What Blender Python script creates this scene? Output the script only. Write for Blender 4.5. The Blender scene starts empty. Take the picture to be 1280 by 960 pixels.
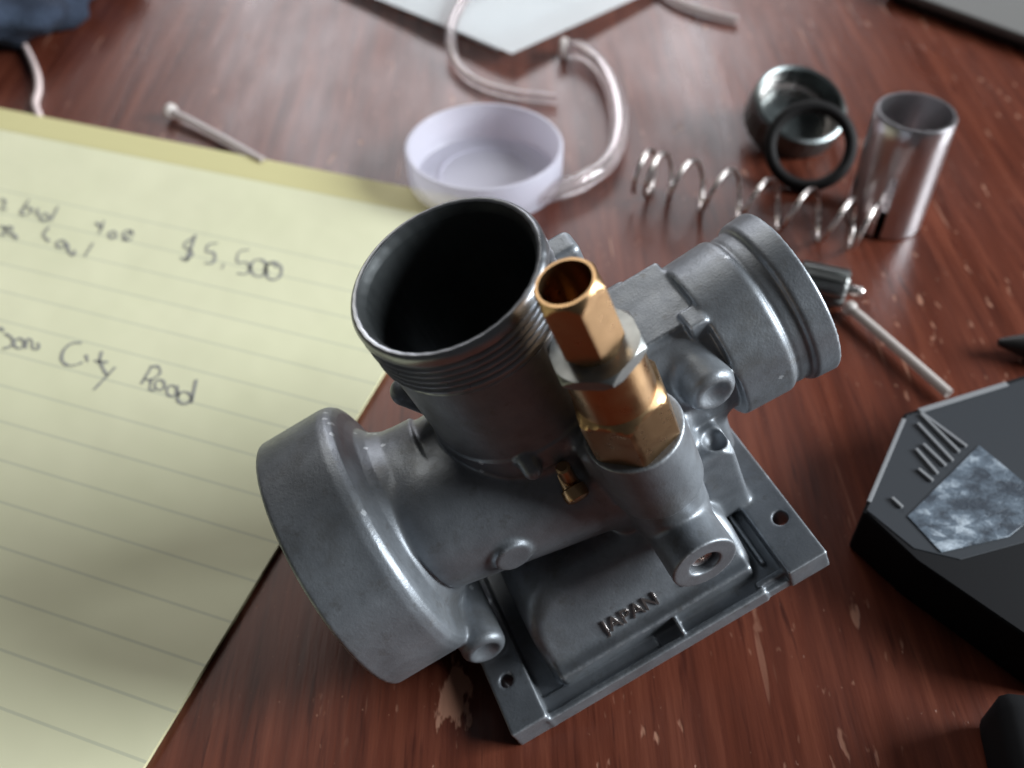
import bpy, bmesh, math, random
import numpy as np
from mathutils import Matrix, Vector
random.seed(7); rng = np.random.RandomState(5)
S = 0.001                                     # everything below is written in millimetres
PI = math.pi
sc = bpy.context.scene
col = sc.collection

# ------------------------------------------------------------------ camera
CAMH = 152.0
CM = np.array([[0.999783, 0.020847, 0.0], [-0.015055, 0.722031, -0.691697], [-0.01442, 0.691546, 0.722188]])
cd = bpy.data.cameras.new('camera'); cam = bpy.data.objects.new('camera', cd); col.objects.link(cam)
m4 = Matrix([list(CM[0]) + [0], list(CM[1]) + [0], list(CM[2]) + [CAMH * S], [0, 0, 0, 1]])
cam.matrix_world = m4
cd.sensor_width = 36; cd.lens = 1202 / 1280 * 36
cd.clip_start = 0.005; cd.clip_end = 20
cd.dof.use_dof = True; cd.dof.focus_distance = 0.140; cd.dof.aperture_fstop = 17.0
sc.camera = cam

# ------------------------------------------------------------------ light
w = bpy.data.worlds.new('World'); sc.world = w; w.use_nodes = True
w.node_tree.nodes['Background'].inputs['Color'].default_value = (0.95, 0.95, 1.0, 1)
w.node_tree.nodes['Background'].inputs['Strength'].default_value = 0.042

def area(name, loc, target, sx, sy, watts, colr, spread=180):
    l = bpy.data.lights.new(name, 'AREA'); l.shape = 'RECTANGLE'; l.size = sx; l.size_y = sy
    l.energy = watts; l.color = colr; l.spread = math.radians(spread)
    o = bpy.data.objects.new(name, l); col.objects.link(o); o.location = loc
    o.rotation_euler = (Vector(target) - Vector(loc)).to_track_quat('-Z', 'Y').to_euler()
    return o
area('window_light', (1.28, 0.06, 0.62), (0, 0.12, 0), 0.70, 0.60, 44.0, (0.90, 0.96, 1.0))
area('far_window_light', (-0.05, 1.85, 0.88), (0, 0.25, 0), 1.2, 0.5, 14.0, (0.95, 0.95, 1.0))
area('bounce_fill', (-0.50, 1.15, 1.25), (-0.05, 0.2, 0), 0.9, 0.7, 5.0, (1.0, 0.97, 0.90))  # added soft bounce fill from upper back left, lifts the paper's shadow
sc.view_settings.view_transform = 'Standard'; sc.view_settings.look = 'None'
sc.view_settings.exposure = 0.0; sc.view_settings.gamma = 1.0

def on_table(px, py, z=0.0):
    """the table-top point (mm) seen at a place of the photograph (1280 x 960)"""
    r = CM @ np.array([px - 640.0, -(py - 480.0), -1202.0])
    k = (z - CAMH) / r[2]
    return np.array([r[0] * k, r[1] * k, z])

# ------------------------------------------------------------------ materials
def mat(name, base, rough=.5, metal=0., spec=.5, **kw):
    m = bpy.data.materials.new(name); m.use_nodes = True
    b = m.node_tree.nodes['Principled BSDF']
    b.inputs['Base Color'].default_value = (*base, 1); b.inputs['Roughness'].default_value = rough
    b.inputs['Metallic'].default_value = metal; b.inputs['Specular IOR Level'].default_value = spec
    for k, v in kw.items(): b.inputs[k.replace('_', ' ')].default_value = v
    return m
class NT:
    def __init__(s, m): s.t = m.node_tree; s.b = s.t.nodes['Principled BSDF']
    def n(s, ty, **kw):
        x = s.t.nodes.new(ty)
        for k, v in kw.items():
            if k.startswith('i_'): x.inputs[k[2:].replace('_', ' ')].default_value = v
            else: setattr(x, k, v)
        return x
    def l(s, a, b): s.t.links.new(a, b)
    def coord(s, scale=(1, 1, 1), rot=(0, 0, 0), loc=(0, 0, 0)):
        c = s.n('ShaderNodeTexCoord'); mp = s.n('ShaderNodeMapping')
        mp.inputs['Scale'].default_value = scale; mp.inputs['Rotation'].default_value = rot; mp.inputs['Location'].default_value = loc
        s.l(c.outputs['Object'], mp.inputs['Vector']); return mp.outputs['Vector']
    def noise(s, vec, scale, detail=4., rough=.55):
        x = s.n('ShaderNodeTexNoise'); x.inputs['Scale'].default_value = scale; x.inputs['Detail'].default_value = detail
        x.inputs['Roughness'].default_value = rough; s.l(vec, x.inputs['Vector']); return x.outputs['Fac']
    def ramp(s, fac, stops, interp='LINEAR'):
        r = s.n('ShaderNodeValToRGB'); cr = r.color_ramp; cr.interpolation = interp
        while len(cr.elements) < len(stops): cr.elements.new(.5)
        for e, (p, c) in zip(cr.elements, stops):
            e.position = p; e.color = (*c, 1) if len(c) == 3 else c
        s.l(fac, r.inputs['Fac']); return r.outputs['Color']
    def mix(s, fac, a, b, ty='MIX'):
        x = s.n('ShaderNodeMix', data_type='RGBA', blend_type=ty)
        if hasattr(fac, 'links'): s.l(fac, x.inputs[0])
        else: x.inputs[0].default_value = fac
        for v, i in ((a, 6), (b, 7)):
            if hasattr(v, 'links'): s.l(v, x.inputs[i])
            else: x.inputs[i].default_value = (*v, 1)
        return x.outputs[2]
    def math(s, op, a, b=0.):
        x = s.n('ShaderNodeMath', operation=op)
        for v, i in ((a, 0), (b, 1)):
            if hasattr(v, 'links'): s.l(v, x.inputs[i])
            else: x.inputs[i].default_value = v
        return x.outputs[0]
    def bump(s, h, strength=.3, dist=.0002):
        x = s.n('ShaderNodeBump'); x.inputs['Strength'].default_value = strength; x.inputs['Distance'].default_value = dist
        s.l(h, x.inputs['Height']); s.l(x.outputs['Normal'], s.b.inputs['Normal']); return x

# varnished red-brown wood, grain along +Y, chips and worn spots
wood = mat('varnished_wood', (.12, .035, .02), .3, spec=.36)
g = NT(wood)
gr = g.noise(g.coord((1, .045, 1)), 260, 6, .65)
gr2 = g.noise(g.coord((1, .10, 1), (0, 0, .03)), 900, 4, .6)
big = g.noise(g.coord((1, .4, 1)), 14, 3)
c = g.ramp(gr, [(.29, (.036, .0085, .0045)), (.5, (.112, .029, .0155)), (.71, (.205, .062, .034))])
c = g.mix(g.math('MULTIPLY', gr2, .5), c, (.060, .013, .008))
pore = g.ramp(g.noise(g.coord((1, .07, 1), (0, 0, .02)), 620, 3, .6), [(.30, (.85, .85, .85)), (.42, (0, 0, 0))])
c = g.mix(pore, c, (.030, .006, .004))
c = g.mix(g.math('MULTIPLY', big, .35), c, (.115, .030, .017))
ch = g.noise(g.coord((1, .30, 1), (0, 0, -.05)), 270, 3, .55)
chm = g.ramp(ch, [(.675, (0, 0, 0)), (.72, (.9, .9, .9))])
ch2 = g.noise(g.coord((1, .30, 1)), 520, 2, .5)
chm2 = g.ramp(ch2, [(.69, (0, 0, 0)), (.75, (.9, .9, .9))])
patch = g.ramp(g.noise(g.coord((1, 1, 1), loc=(.3, .2, 0)), 18, 2), [(.36, (0, 0, 0)), (.56, (1, 1, 1))])
wear = g.math('MULTIPLY', g.math('MAXIMUM', chm, chm2), patch)
sc1 = g.ramp(g.noise(g.coord((1, .06, 1), (0, 0, .25)), 420, 2, .5), [(.70, (0, 0, 0)), (.735, (.55, .55, .55))])
sc2 = g.ramp(g.noise(g.coord((1, .55, 1), (0, 0, .4)), 900, 2, .5), [(.72, (0, 0, 0)), (.76, (.8, .8, .8))])
wear = g.math('MAXIMUM', wear, g.math('MULTIPLY', g.math('MAXIMUM', sc1, sc2), g.math('ADD', patch, .25)))
# one rubbed-through spot in front of the bell mouth
fs = g.n('ShaderNodeVectorMath', operation='DISTANCE'); tcw = g.n('ShaderNodeTexCoord'); mpw = g.n('ShaderNodeMapping')
mpw.inputs['Scale'].default_value = (1, .55, 1); g.l(tcw.outputs['Object'], mpw.inputs['Vector']); g.l(mpw.outputs['Vector'], fs.inputs[0])
fp = on_table(570, 872); fs.inputs[1].default_value = (fp[0] * S, fp[1] * S * .55, 0)
near = g.math('MULTIPLY', g.math('SUBTRACT', .0050, fs.outputs['Value']), 95.)
fmask = g.ramp(g.math('ADD', g.noise(g.coord((1, .33, 1), (0, 0, .08), (.05, 0, 0)), 420, 3, .6), near), [(.70, (0, 0, 0)), (.76, (1, 1, 1))])
wear = g.math('MAXIMUM', wear, fmask)
c = g.mix(wear, c, (.36, .18, .12))
g.l(c, g.b.inputs['Base Color'])
rr = g.ramp(g.noise(g.coord((1, .3, 1)), 40, 4), [(.3, (.25, .25, .25)), (.75, (.44, .44, .44))])
g.l(rr, g.b.inputs['Roughness'])
h = g.math('SUBTRACT', g.math('ADD', gr, g.math('MULTIPLY', gr2, .7)), g.math('MULTIPLY', wear, .8))
g.bump(h, .34, .00025)

def metal_mat(name, base, rough, bump=.12, scale=1800., dirt=None, metal=1., var=.12, rv=.12, coarse=1.):
    m = mat(name, base, rough, metal); g = NT(m)
    co = g.coord()
    n1 = g.noise(co, 130, 5, .6); n2 = g.noise(co, scale, 3, .6)
    d = tuple(x * (1 - 2.2 * var) for x in base); u = tuple(min(1, x * (1 + var)) for x in base)
    c = g.ramp(n1, [(.3, d), (.7, u)])
    if dirt:
        n3 = g.noise(co, 320, 4, .7)
        c = g.mix(g.ramp(n3, [(.58, (0, 0, 0)), (.72, (.7, .7, .7))]), c, dirt)
    g.l(c, g.b.inputs['Base Color'])
    r = g.ramp(g.noise(co, 420, 4), [(.3, (rough - rv * .5,) * 3), (.7, (rough + rv * .5,) * 3)])
    g.l(r, g.b.inputs['Roughness'])
    g.bump(g.math('ADD', n2, g.math('MULTIPLY', n1, coarse)), bump, .00012)
    return m
cast = metal_mat('cast_zinc', (.25, .27, .295), .45, .36, 2300., dirt=(.16, .16, .16), metal=.58)
g = NT(cast)
geo = g.n('ShaderNodeNewGeometry'); pn = g.math('ADD', geo.outputs['Pointiness'], g.math('MULTIPLY', g.math('SUBTRACT', g.noise(g.coord(), 700, 4, .7), .5), .10))
ew = g.ramp(pn, [(.525, (0, 0, 0)), (.575, (1, 1, 1))])
old = g.b.inputs['Base Color'].links[0].from_socket; g.l(g.mix(ew, old, (.52, .55, .58)), g.b.inputs['Base Color'])
stain = g.ramp(g.noise(g.coord((1, 1, 1), loc=(.01, .02, 0)), 75, 6, .7), [(.52, (0, 0, 0)), (.68, (.55, .55, .55))])
old = g.b.inputs['Base Color'].links[0].from_socket; g.l(g.mix(stain, old, (.15, .145, .135)), g.b.inputs['Base Color'])
cast_thread = metal_mat('machined_zinc', (.36, .375, .40), .33, .06, 2500., metal=.92)
brass = metal_mat('brass', (.50, .32, .17), .31, .03, 9000., dirt=(.36, .21, .11), var=.06, coarse=0.)
nutm = metal_mat('plated_steel', (.33, .34, .335), .40, .05, 6000., dirt=(.34, .33, .31))
steel = metal_mat('bright_steel', (.70, .64, .61), .28, .02, 8000., var=.05, coarse=0.)
chrome = metal_mat('polished_chrome', (.66, .64, .66), .30, .01, 9000., var=.02, rv=.05, coarse=0.)
capm = metal_mat('dull_dark_metal', (.16, .18, .18), .36, .08, 1500., metal=.9)
black_rubber = mat('black_rubber', (.008, .007, .007), .7, spec=.25)
black_plastic = mat('black_plastic', (.036, .040, .046), .38); g = NT(black_plastic)
g.bump(g.noise(g.coord(), 2200, 3), .12, .0001)
black_shell = mat('black_case_shell', (.006, .006, .007), .8, spec=.15)
print_highlight = mat('pale_print_and_highlight', (.19, .195, .205), .6)  # for ribs, printed dots and the painted-on edge highlights of the case
foil = mat('crinkled_foil', (.35, .42, .50), .5, .1); g = NT(foil)
fn = g.noise(g.coord((1, 1.6, 1), (0, 0, .7)), 120, 5, .65)
vo = g.n('ShaderNodeTexVoronoi'); vo.inputs['Scale'].default_value = 330; g.l(g.coord((1, 1.8, 1), (0, 0, .7)), vo.inputs['Vector'])
vg = g.n('ShaderNodeSeparateColor'); g.l(vo.outputs['Color'], vg.inputs[0])
fn = g.math('ADD', g.math('MULTIPLY', fn, .90), g.math('MULTIPLY', vg.outputs[0], .11))
g.l(g.ramp(fn, [(.40, (.030, .040, .055)), (.53, (.10, .13, .165)), (.68, (.42, .48, .54))]), g.b.inputs['Base Color'])
g.bump(fn, .8, .0012)
white_plastic = mat('milky_plastic', (.78, .77, .87), .36); g = NT(white_plastic)
tr = g.n('ShaderNodeBsdfTranslucent'); tr.inputs['Color'].default_value = (.70, .68, .74, 1)
tp = g.n('ShaderNodeBsdfTransparent'); tp.inputs['Color'].default_value = (.95, .93, .95, 1)
m1 = g.n('ShaderNodeMixShader'); m1.inputs[0].default_value = .35; g.l(g.b.outputs[0], m1.inputs[1]); g.l(tr.outputs[0], m1.inputs[2])
m2 = g.n('ShaderNodeMixShader'); m2.inputs[0].default_value = .36; g.l(m1.outputs[0], m2.inputs[1]); g.l(tp.outputs[0], m2.inputs[2])
g.l(m2.outputs[0], g.t.nodes['Material Output'].inputs['Surface']); g.bump(g.noise(g.coord(), 700, 2), .05, .0001)
def vinyl(name, clear_amt, tint, rough):
    m = mat(name, tint, .35); g = NT(m)
    tr = g.n('ShaderNodeBsdfTransparent'); tr.inputs['Color'].default_value = (.96, .93, .93, 1)
    gl = g.n('ShaderNodeBsdfGlossy'); gl.inputs['Roughness'].default_value = rough
    lw = g.n('ShaderNodeLayerWeight'); lw.inputs['Blend'].default_value = .35
    m1 = g.n('ShaderNodeMixShader'); m1.inputs[0].default_value = clear_amt; g.l(g.b.outputs[0], m1.inputs[1]); g.l(tr.outputs[0], m1.inputs[2])
    m2 = g.n('ShaderNodeMixShader'); g.l(g.math('MULTIPLY', lw.outputs['Fresnel'], .38), m2.inputs[0]); g.l(m1.outputs[0], m2.inputs[1]); g.l(gl.outputs[0], m2.inputs[2])
    bp = g.bump(g.noise(g.coord(), 160, 2), .08, .001); g.l(bp.outputs['Normal'], gl.inputs['Normal'])
    g.l(m2.outputs[0], g.t.nodes['Material Output'].inputs['Surface']); return m
clear = vinyl('clear_vinyl', .86, (.75, .68, .68), .10)
frost = vinyl('frosted_vinyl', .62, (.80, .73, .70), .16)
rodm = vinyl('pale_vinyl', .30, (.72, .66, .62), .2)
bore_dark = metal_mat('dark_bore', (.050, .056, .058), .5, .1, 1500., metal=.3)  # darker metal colour for the faces inside the chamber bore
cordm = mat('pinkish_cord', (.62, .50, .48), .7); g = NT(cordm); g.bump(g.noise(g.coord(), 3000, 2), .3, .0002)
paper = mat('white_paper', (.90, .92, .93), .75); g = NT(paper); g.bump(g.noise(g.coord(), 900, 3), .06, .0002)
ink = mat('pencil_graphite', (.28, .28, .26), .7)
denim = mat('dark_blue_denim', (.022, .036, .065), .9); g = NT(denim)
wv = g.n('ShaderNodeTexWave'); wv.inputs['Scale'].default_value = 260; wv.inputs['Distortion'].default_value = 3
g.l(g.coord(rot=(0, 0, .8)), wv.inputs['Vector'])
g.l(g.mix(g.ramp(g.noise(g.coord(), 60, 4), [(.4, (0, 0, 0)), (.65, (1, 1, 1))]), (.010, .016, .032), (.034, .052, .088)), g.b.inputs['Base Color'])
g.bump(wv.outputs['Fac'], .5, .0004)
greyslab = mat('grey_casing', (.15, .148, .142), .6); g = NT(greyslab); g.bump(g.noise(g.coord(), 1500, 3), .1, .0002)
darkslab = mat('dark_casing', (.018, .017, .017), .5)
# yellow ruled paper: lines are flat print
pad_m = mat('yellow_ruled_paper', (.70, .69, .46), .75); g = NT(pad_m)
tc = g.n('ShaderNodeTexCoord'); sp = g.n('ShaderNodeSeparateXYZ'); g.l(tc.outputs['Object'], sp.inputs[0])
ln = g.math('FRACT', g.math('DIVIDE', g.math('ADD', sp.outputs[1], 0.0040), .00872))
lm = g.math('LESS_THAN', g.math('ABSOLUTE', g.math('SUBTRACT', ln, .5)), .030)
top = g.math('LESS_THAN', sp.outputs[1], -.030)
lm = g.math('MULTIPLY', g.math('MULTIPLY', lm, top), .38)
mott = g.ramp(g.noise(g.coord(), 25, 3), [(.3, (.66, .655, .44)), (.7, (.715, .70, .485))])
g.l(g.mix(lm, mott, (.33, .36, .30)), g.b.inputs['Base Color'])
g.bump(g.math('ADD', g.noise(g.coord(), 30, 3), g.math('MULTIPLY', g.noise(g.coord(), 9, 2), 2.)), .22, .003)
pad_edge = mat('yellow_paper_edges', (.66, .62, .38), .8); g = NT(pad_edge)
g.bump(g.noise(g.coord((1, 1, 60)), 100, 2), .4, .0002)
bind_m = mat('yellow_binding', (.60, .55, .27), .7); g = NT(bind_m); g.bump(g.noise(g.coord(), 300, 3), .1, .0003)

# ------------------------------------------------------------------ helpers
def setp(o, label=None, cat=None, group=None, kind=None):
    for k, v in (('label', label), ('category', cat), ('group', group), ('kind', kind)):
        if v: o[k] = v
    return o
def thing(name, label, cat, loc=(0, 0, 0), rot=None, group=None):
    o = bpy.data.objects.new(name, None); col.objects.link(o); o.empty_display_size = .01
    mw = Matrix.Translation(Vector(loc) * S)
    if rot is not None: mw = mw @ (Matrix.Rotation(rot, 4, 'Z') if isinstance(rot, (int, float)) else rot)
    o.matrix_world = mw
    return setp(o, label, cat, group)
def obj(name, bm, m, parent=None, smooth=True, auto=None):
    """link a bmesh (mm) as one mesh object"""
    me = bpy.data.meshes.new(name); bmesh.ops.scale(bm, vec=(S, S, S), verts=bm.verts)
    bmesh.ops.recalc_face_normals(bm, faces=bm.faces)
    if auto is not None:
        for e in bm.edges:
            if len(e.link_faces) == 2 and e.calc_face_angle(0) > math.radians(auto): e.smooth = False
    for f in bm.faces: f.smooth = smooth
    bm.to_mesh(me); bm.free(); me.materials.append(m)
    o = bpy.data.objects.new(name, me); col.objects.link(o)
    if parent: o.parent = parent
    return o
def lathe(bm, prof, n=64, M=None, closed=False, wob=None):
    """profile [(r, z)] round Z"""
    M = M or Matrix(); rings = []
    for r, z in prof:
        if r < 1e-6: rings.append([bm.verts.new(M @ Vector((0, 0, z)))])
        else:
            ring = []
            for i in range(n):
                a = 2 * PI * i / n; rr = r + (wob(a, z, r) if wob else 0)
                ring.append(bm.verts.new(M @ Vector((rr * math.cos(a), rr * math.sin(a), z))))
            rings.append(ring)
    pairs = list(zip(rings, rings[1:])) + ([(rings[-1], rings[0])] if closed else [])
    for a, b in pairs:
        for i in range(n):
            j = (i + 1) % n
            if len(a) == 1 and len(b) == 1: continue
            if len(a) == 1: bm.faces.new((a[0], b[i], b[j]))
            elif len(b) == 1: bm.faces.new((a[i], b[0], a[j]))
            else: bm.faces.new((a[i], b[i], b[j], a[j]))
    return bm
def spline(pts, n=10):
    P = [Vector(p) for p in pts]; P = [2 * P[0] - P[1]] + P + [2 * P[-1] - P[-2]]; out = []
    for i in range(1, len(P) - 2):
        for k in range(n):
            t = k / n; a, b, c_, d = P[i - 1:i + 3]
            out.append(.5 * ((2 * b) + (c_ - a) * t + (2 * a - 5 * b + 4 * c_ - d) * t * t + (3 * b - a - 3 * c_ + d) * t ** 3))
    out.append(P[-2]); return out
def tube(bm, path, r, n=16, inner=None, cap=True):
    """tube along a path; inner: bore radius, open ends"""
    path = [Vector(p) for p in path]; rad = r if callable(r) else (lambda t: r)
    up = Vector((0, 0, 1)); R = []; RI = []
    t0 = (path[1] - path[0]).normalized()
    if abs(t0.dot(up)) > .95: up = Vector((1, 0, 0))
    x = up.cross(t0).normalized()
    for i, p in enumerate(path):
        t = (path[min(i + 1, len(path) - 1)] - path[max(i - 1, 0)]).normalized()
        x = (x - t * x.dot(t)).normalized(); y = t.cross(x)
        rr = rad(i / (len(path) - 1))
        R.append([bm.verts.new(p + rr * (math.cos(2 * PI * k / n) * x + math.sin(2 * PI * k / n) * y)) for k in range(n)])
        if inner: RI.append([bm.verts.new(p + inner * (math.cos(2 * PI * k / n) * x + math.sin(2 * PI * k / n) * y)) for k in range(n)])
    for Q, fl in ((R, 0), (RI, 1)):
        for a, b in zip(Q, Q[1:]):
            for k in range(n):
                q = (a[k], a[(k + 1) % n], b[(k + 1) % n], b[k]); bm.faces.new(q[::-1] if fl else q)
    if inner:
        for a, b in ((R[0], RI[0]), (RI[-1], R[-1])):
            for k in range(n): bm.faces.new((a[k], b[k], b[(k + 1) % n], a[(k + 1) % n]))
    elif cap:
        bm.faces.new(R[0][::-1]); bm.faces.new(R[-1])
    return bm
def prism(bm, poly, z0, z1, bevel=0., seg=2, M=None):
    """extruded polygon with bevelled top edges"""
    M = M or Matrix()
    a = [bm.verts.new(M @ Vector((p[0], p[1], z0))) for p in poly]; b = [bm.verts.new(M @ Vector((p[0], p[1], z1))) for p in poly]
    n = len(poly); fs = [bm.faces.new(a[::-1]), bm.faces.new(b)]
    for i in range(n): fs.append(bm.faces.new((a[i], a[(i + 1) % n], b[(i + 1) % n], b[i])))
    if bevel:
        es = [e for e in {e for f in fs for e in f.edges}]
        bmesh.ops.bevel(bm, geom=es, offset=bevel, segments=seg, affect='EDGES', profile=.6)
    return bm
def box(bm, x0, x1, y0, y1, z0, z1, bevel=0., seg=2, M=None):
    return prism(bm, [(x0, y0), (x1, y0), (x1, y1), (x0, y1)], z0, z1, bevel, seg, M)

# ------------------------------------------------------------------ table
bm = bmesh.new(); box(bm, -420, 420, -60, 640, -26, 0, 1.5)
table = setp(obj('table_top', bm, wood, None, False), 'worn red brown varnished wooden table top', None, None, 'structure')

# ------------------------------------------------------------------ carburettor casting: a distance field with fillets, meshed once and split into parts
CR = Matrix([[0.870324, -0.36721, -0.328164, 0], [0.348845, 0.930033, -0.115519, 0], [0.347624, -0.01394, 0.93753, 0], [0, 0, 0, 1]])
carb = thing('carburettor', 'grey cast metal carburettor with brass fittings lying tilted on the wooden table', 'carburettor', (4.894, 100.954, 34.40), CR)
STEP = .31
lo = np.array([-41., -33.5, -41.]); hi = np.array([47.2, 26., 33.2])
nx, ny, nz = (np.ceil((hi - lo) / STEP).astype(int) + 1)
X = (lo[0] + STEP * np.arange(nx, dtype=np.float32))[:, None, None]
Y = (lo[1] + STEP * np.arange(ny, dtype=np.float32))[None, :, None]
Z = (lo[2] + STEP * np.arange(nz, dtype=np.float32))[None, None, :]
shape = (nx, ny, nz)
f32 = np.float32
def d_cyl(ax, c, r, a0, a1, rnd=.35):
    """cylinder along axis ax ('x','y','z') centred on c (the two other coordinates), from a0 to a1, rounded rim"""
    U, V, W = {'x': (Y, Z, X), 'y': (X, Z, Y), 'z': (X, Y, Z)}[ax]
    q = np.sqrt((U - f32(c[0])) ** 2 + (V - f32(c[1])) ** 2) - f32(r - rnd); h_ = np.abs(W - f32((a0 + a1) / 2)) - f32((a1 - a0) / 2 - rnd)
    return np.minimum(np.maximum(q, h_), 0) + np.sqrt(np.maximum(q, 0) ** 2 + np.maximum(h_, 0) ** 2) - f32(rnd)
def d_box(x0, x1, y0, y1, z0, z1, rnd=.35):
    a = [np.abs(W - f32((u + v) / 2)) - f32((v - u) / 2 - rnd) for W, u, v in ((X, x0, x1), (Y, y0, y1), (Z, z0, z1))]
    return np.minimum(np.maximum(np.maximum(a[0], a[1]), a[2]), 0) + np.sqrt(sum(np.maximum(q, 0) ** 2 for q in a)) - f32(rnd)
def d_caps(p, q, ra, rb):
    """round cone between two points"""
    p = np.array(p, f32); v = np.array(q, f32) - p; L2 = float(v @ v)
    t = np.clip(((X - p[0]) * v[0] + (Y - p[1]) * v[1] + (Z - p[2]) * v[2]) / f32(L2), 0, 1)
    return np.sqrt((X - p[0] - t * v[0]) ** 2 + (Y - p[1] - t * v[1]) ** 2 + (Z - p[2] - t * v[2]) ** 2) - (f32(ra) + t * f32(rb - ra))
def d_rev(prof):
    """solid of revolution round X: prof = closed polygon [(x, r)]"""
    P = np.array(prof, float); gx = np.linspace(lo[0] - .1, hi[0] + .8, 460); gr_ = np.linspace(0, 46, 240)
    A, B = np.meshgrid(gx, gr_, indexing='ij'); d = np.full(A.shape, 1e9); inside = np.zeros(A.shape, bool)
    for (x0, r0), (x1, r1) in zip(P, np.roll(P, -1, 0)):
        ex_, er = x1 - x0, r1 - r0; t = np.clip(((A - x0) * ex_ + (B - r0) * er) / (ex_ ** 2 + er ** 2 + 1e-12), 0, 1)
        d = np.minimum(d, (A - x0 - t * ex_) ** 2 + (B - r0 - t * er) ** 2)
        if r0 != r1: inside ^= ((r0 > B) != (r1 > B)) & (A < (x1 - x0) * (B - r0) / (r1 - r0) + x0)
    d = np.sqrt(d) * np.where(inside, -1, 1); d = d.astype(f32)
    R2 = np.sqrt(Y[0] ** 2 + Z[0] ** 2); fr = R2 / 46 * 239; ir = np.clip(fr.astype(int), 0, 238); wr = (fr - ir).astype(f32)
    out = np.empty(shape, f32); fx = (X[:, 0, 0] - gx[0]) / (gx[-1] - gx[0]) * 459
    for i in range(nx):
        k = min(int(fx[i]), 458); wx = f32(fx[i] - k); row = d[k] * (1 - wx) + d[k + 1] * wx
        out[i] = row[ir] * (1 - wr) + row[ir + 1] * wr
    return out
D = np.full(shape, 50, f32); LAB = np.zeros(shape, np.int8); BEST = np.full(shape, 50, f32); PARTS = []
def add(name, d, k=.8):
    """smooth union with fillet k, remembering which part is nearest"""
    global D
    if name not in PARTS: PARTS.append(name)
    i = PARTS.index(name); d = np.broadcast_to(d, shape)
    w_ = d < BEST; LAB[w_] = i; np.copyto(BEST, d, where=w_)
    h_ = np.maximum(f32(k) - np.abs(D - d), 0) / f32(k); D = np.minimum(D, d) - h_ * h_ * f32(k * .25)
def cut(d, k=.25):
    global D
    d = -d; h_ = np.maximum(f32(k) - np.abs(D - d), 0) / f32(k); D = np.maximum(D, d) + h_ * h_ * f32(k * .25)
# throat barrel and its front hump
add('throat', d_rev([(-27, 0), (-27, 12), (-22, 12.6), (14, 13.2), (14, 0)]), 1)
hump = d_caps((-20, -4.8, 2.4), (9, -7.8, -3.0), 11.5, 11.2)
hump = np.maximum(hump, -(X + f32(24.0) + f32(.10) * (Z - 3)))
add('throat', hump, .6)
add('throat', d_box(-12, 17, -10.0, 10, -20, -2, 2.5), 1.5)
# intake bell with its dished back
add('intake_bell', d_rev([(-39.5, 0), (-39.5, 21.5), (-39.1, 21.95), (-28.6, 21.95), (-27.4, 21.65), (-26.6, 20.95), (-26.2, 19.8), (-26.0, 18.2), (-25.5, 16.4), (-24.2, 14.9), (-22.2, 13.9), (-20, 13.6), (-17, 13.4), (-17, 0)]), .8)
# chamber below the threads
add('mixing_chamber', d_cyl('z', (0, 0), 13.25, -6, 33.2, .1), .9)
add('mixing_chamber', d_cyl('z', (0, 0), 13.55, 10.5, 15.0, .3), .5)
# outlet spigot
add('outlet_spigot', d_rev([(10, 0), (10, 11.6), (29.2, 11.6), (29.4, 13.25), (29.8, 13.45), (37.4, 13.75), (38.0, 13.5), (38.5, 13.0), (39.2, 13.2), (40.4, 13.25), (41.0, 13.3), (41.4, 13.9), (41.9, 14.15), (45.3, 14.4), (45.5, 14.25), (45.5, 0)]), .9)
add('outlet_spigot', d_box(11, 29.4, -4.5, 9.5, 2, 11.8, .5), .8)
add('outlet_spigot', d_box(26.5, 29.6, -6.5, -2.5, 9.5, 12.6, .4), .5)
add('mounting_lug', d_box(11.5, 18.3, 4.0, 9.0, 4, 28.5, 1.2), 1.5)
add('mounting_lug', d_box(12, 24, 6, 12, 3, 10.0, 1.2), 1.2)
add('cable_boss', d_caps((-11, 6, 14), (-14.6, 7.4, 17.6), 3.2, 2.3), 1.2)
# float chamber roof and base flange
xa, xb_, zt_, RR = -18.4, 18.7, -11.0, 8.0
qx = np.abs(X - f32((xa + xb_) / 2)) - f32((xb_ - xa) / 2 - RR); qz = Z - f32(zt_ - RR)
roof = np.minimum(np.maximum(qx, qz), 0) + np.sqrt(np.maximum(qx, 0) ** 2 + np.maximum(qz, 0) ** 2) - f32(RR)
slope = (Y + f32(25.4)) * f32(-.82) + (Z + f32(21.6)) * f32(.57)
a_, b_ = roof + f32(2.0), slope + f32(2.0)
roof = np.minimum(np.maximum(a_, b_), 0) + np.sqrt(np.maximum(a_, 0) ** 2 + np.maximum(b_, 0) ** 2) - f32(2.0)
roof = np.maximum(np.maximum(roof, Y - f32(14)), -(Z + f32(26)))
add('float_chamber_roof', roof, 1.2)
add('float_chamber_roof', d_box(-17.5, 17.8, -27.6, -20, -26, -21.2, .6), .8)
add('base_flange', d_box(-28.4, 28.9, -31.1, 23.5, -26.6, -24.6, .12), .6)
add('base_flange', d_box(-22.4, 17.8, -31.4, -30.2, -26.6, -23.4, .12), .4)
add('base_flange', d_box(17.0, 22.6, -30.0, -28.9, -26.6, -23.6, .12), .4)
add('base_flange', d_box(-28.4, -22.0, -31.3, 23.5, -26.6, -21.7, .12), .5)
add('base_flange', d_box(22.0, 28.9, -31.4, 23.5, -26.6, -21.7, .12), .5)
add('base_flange', d_box(19.6, 20.3, -27.0, 20, -26, -23.2, .3), .4)
add('base_flange', d_box(2.9, 3.5, -30.6, -26.2, -25, -22.0, .2), .3)
add('base_flange', d_box(-22.0, -1.2, -30.6, -27.2, -25, -24.1, .2), .3)
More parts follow.
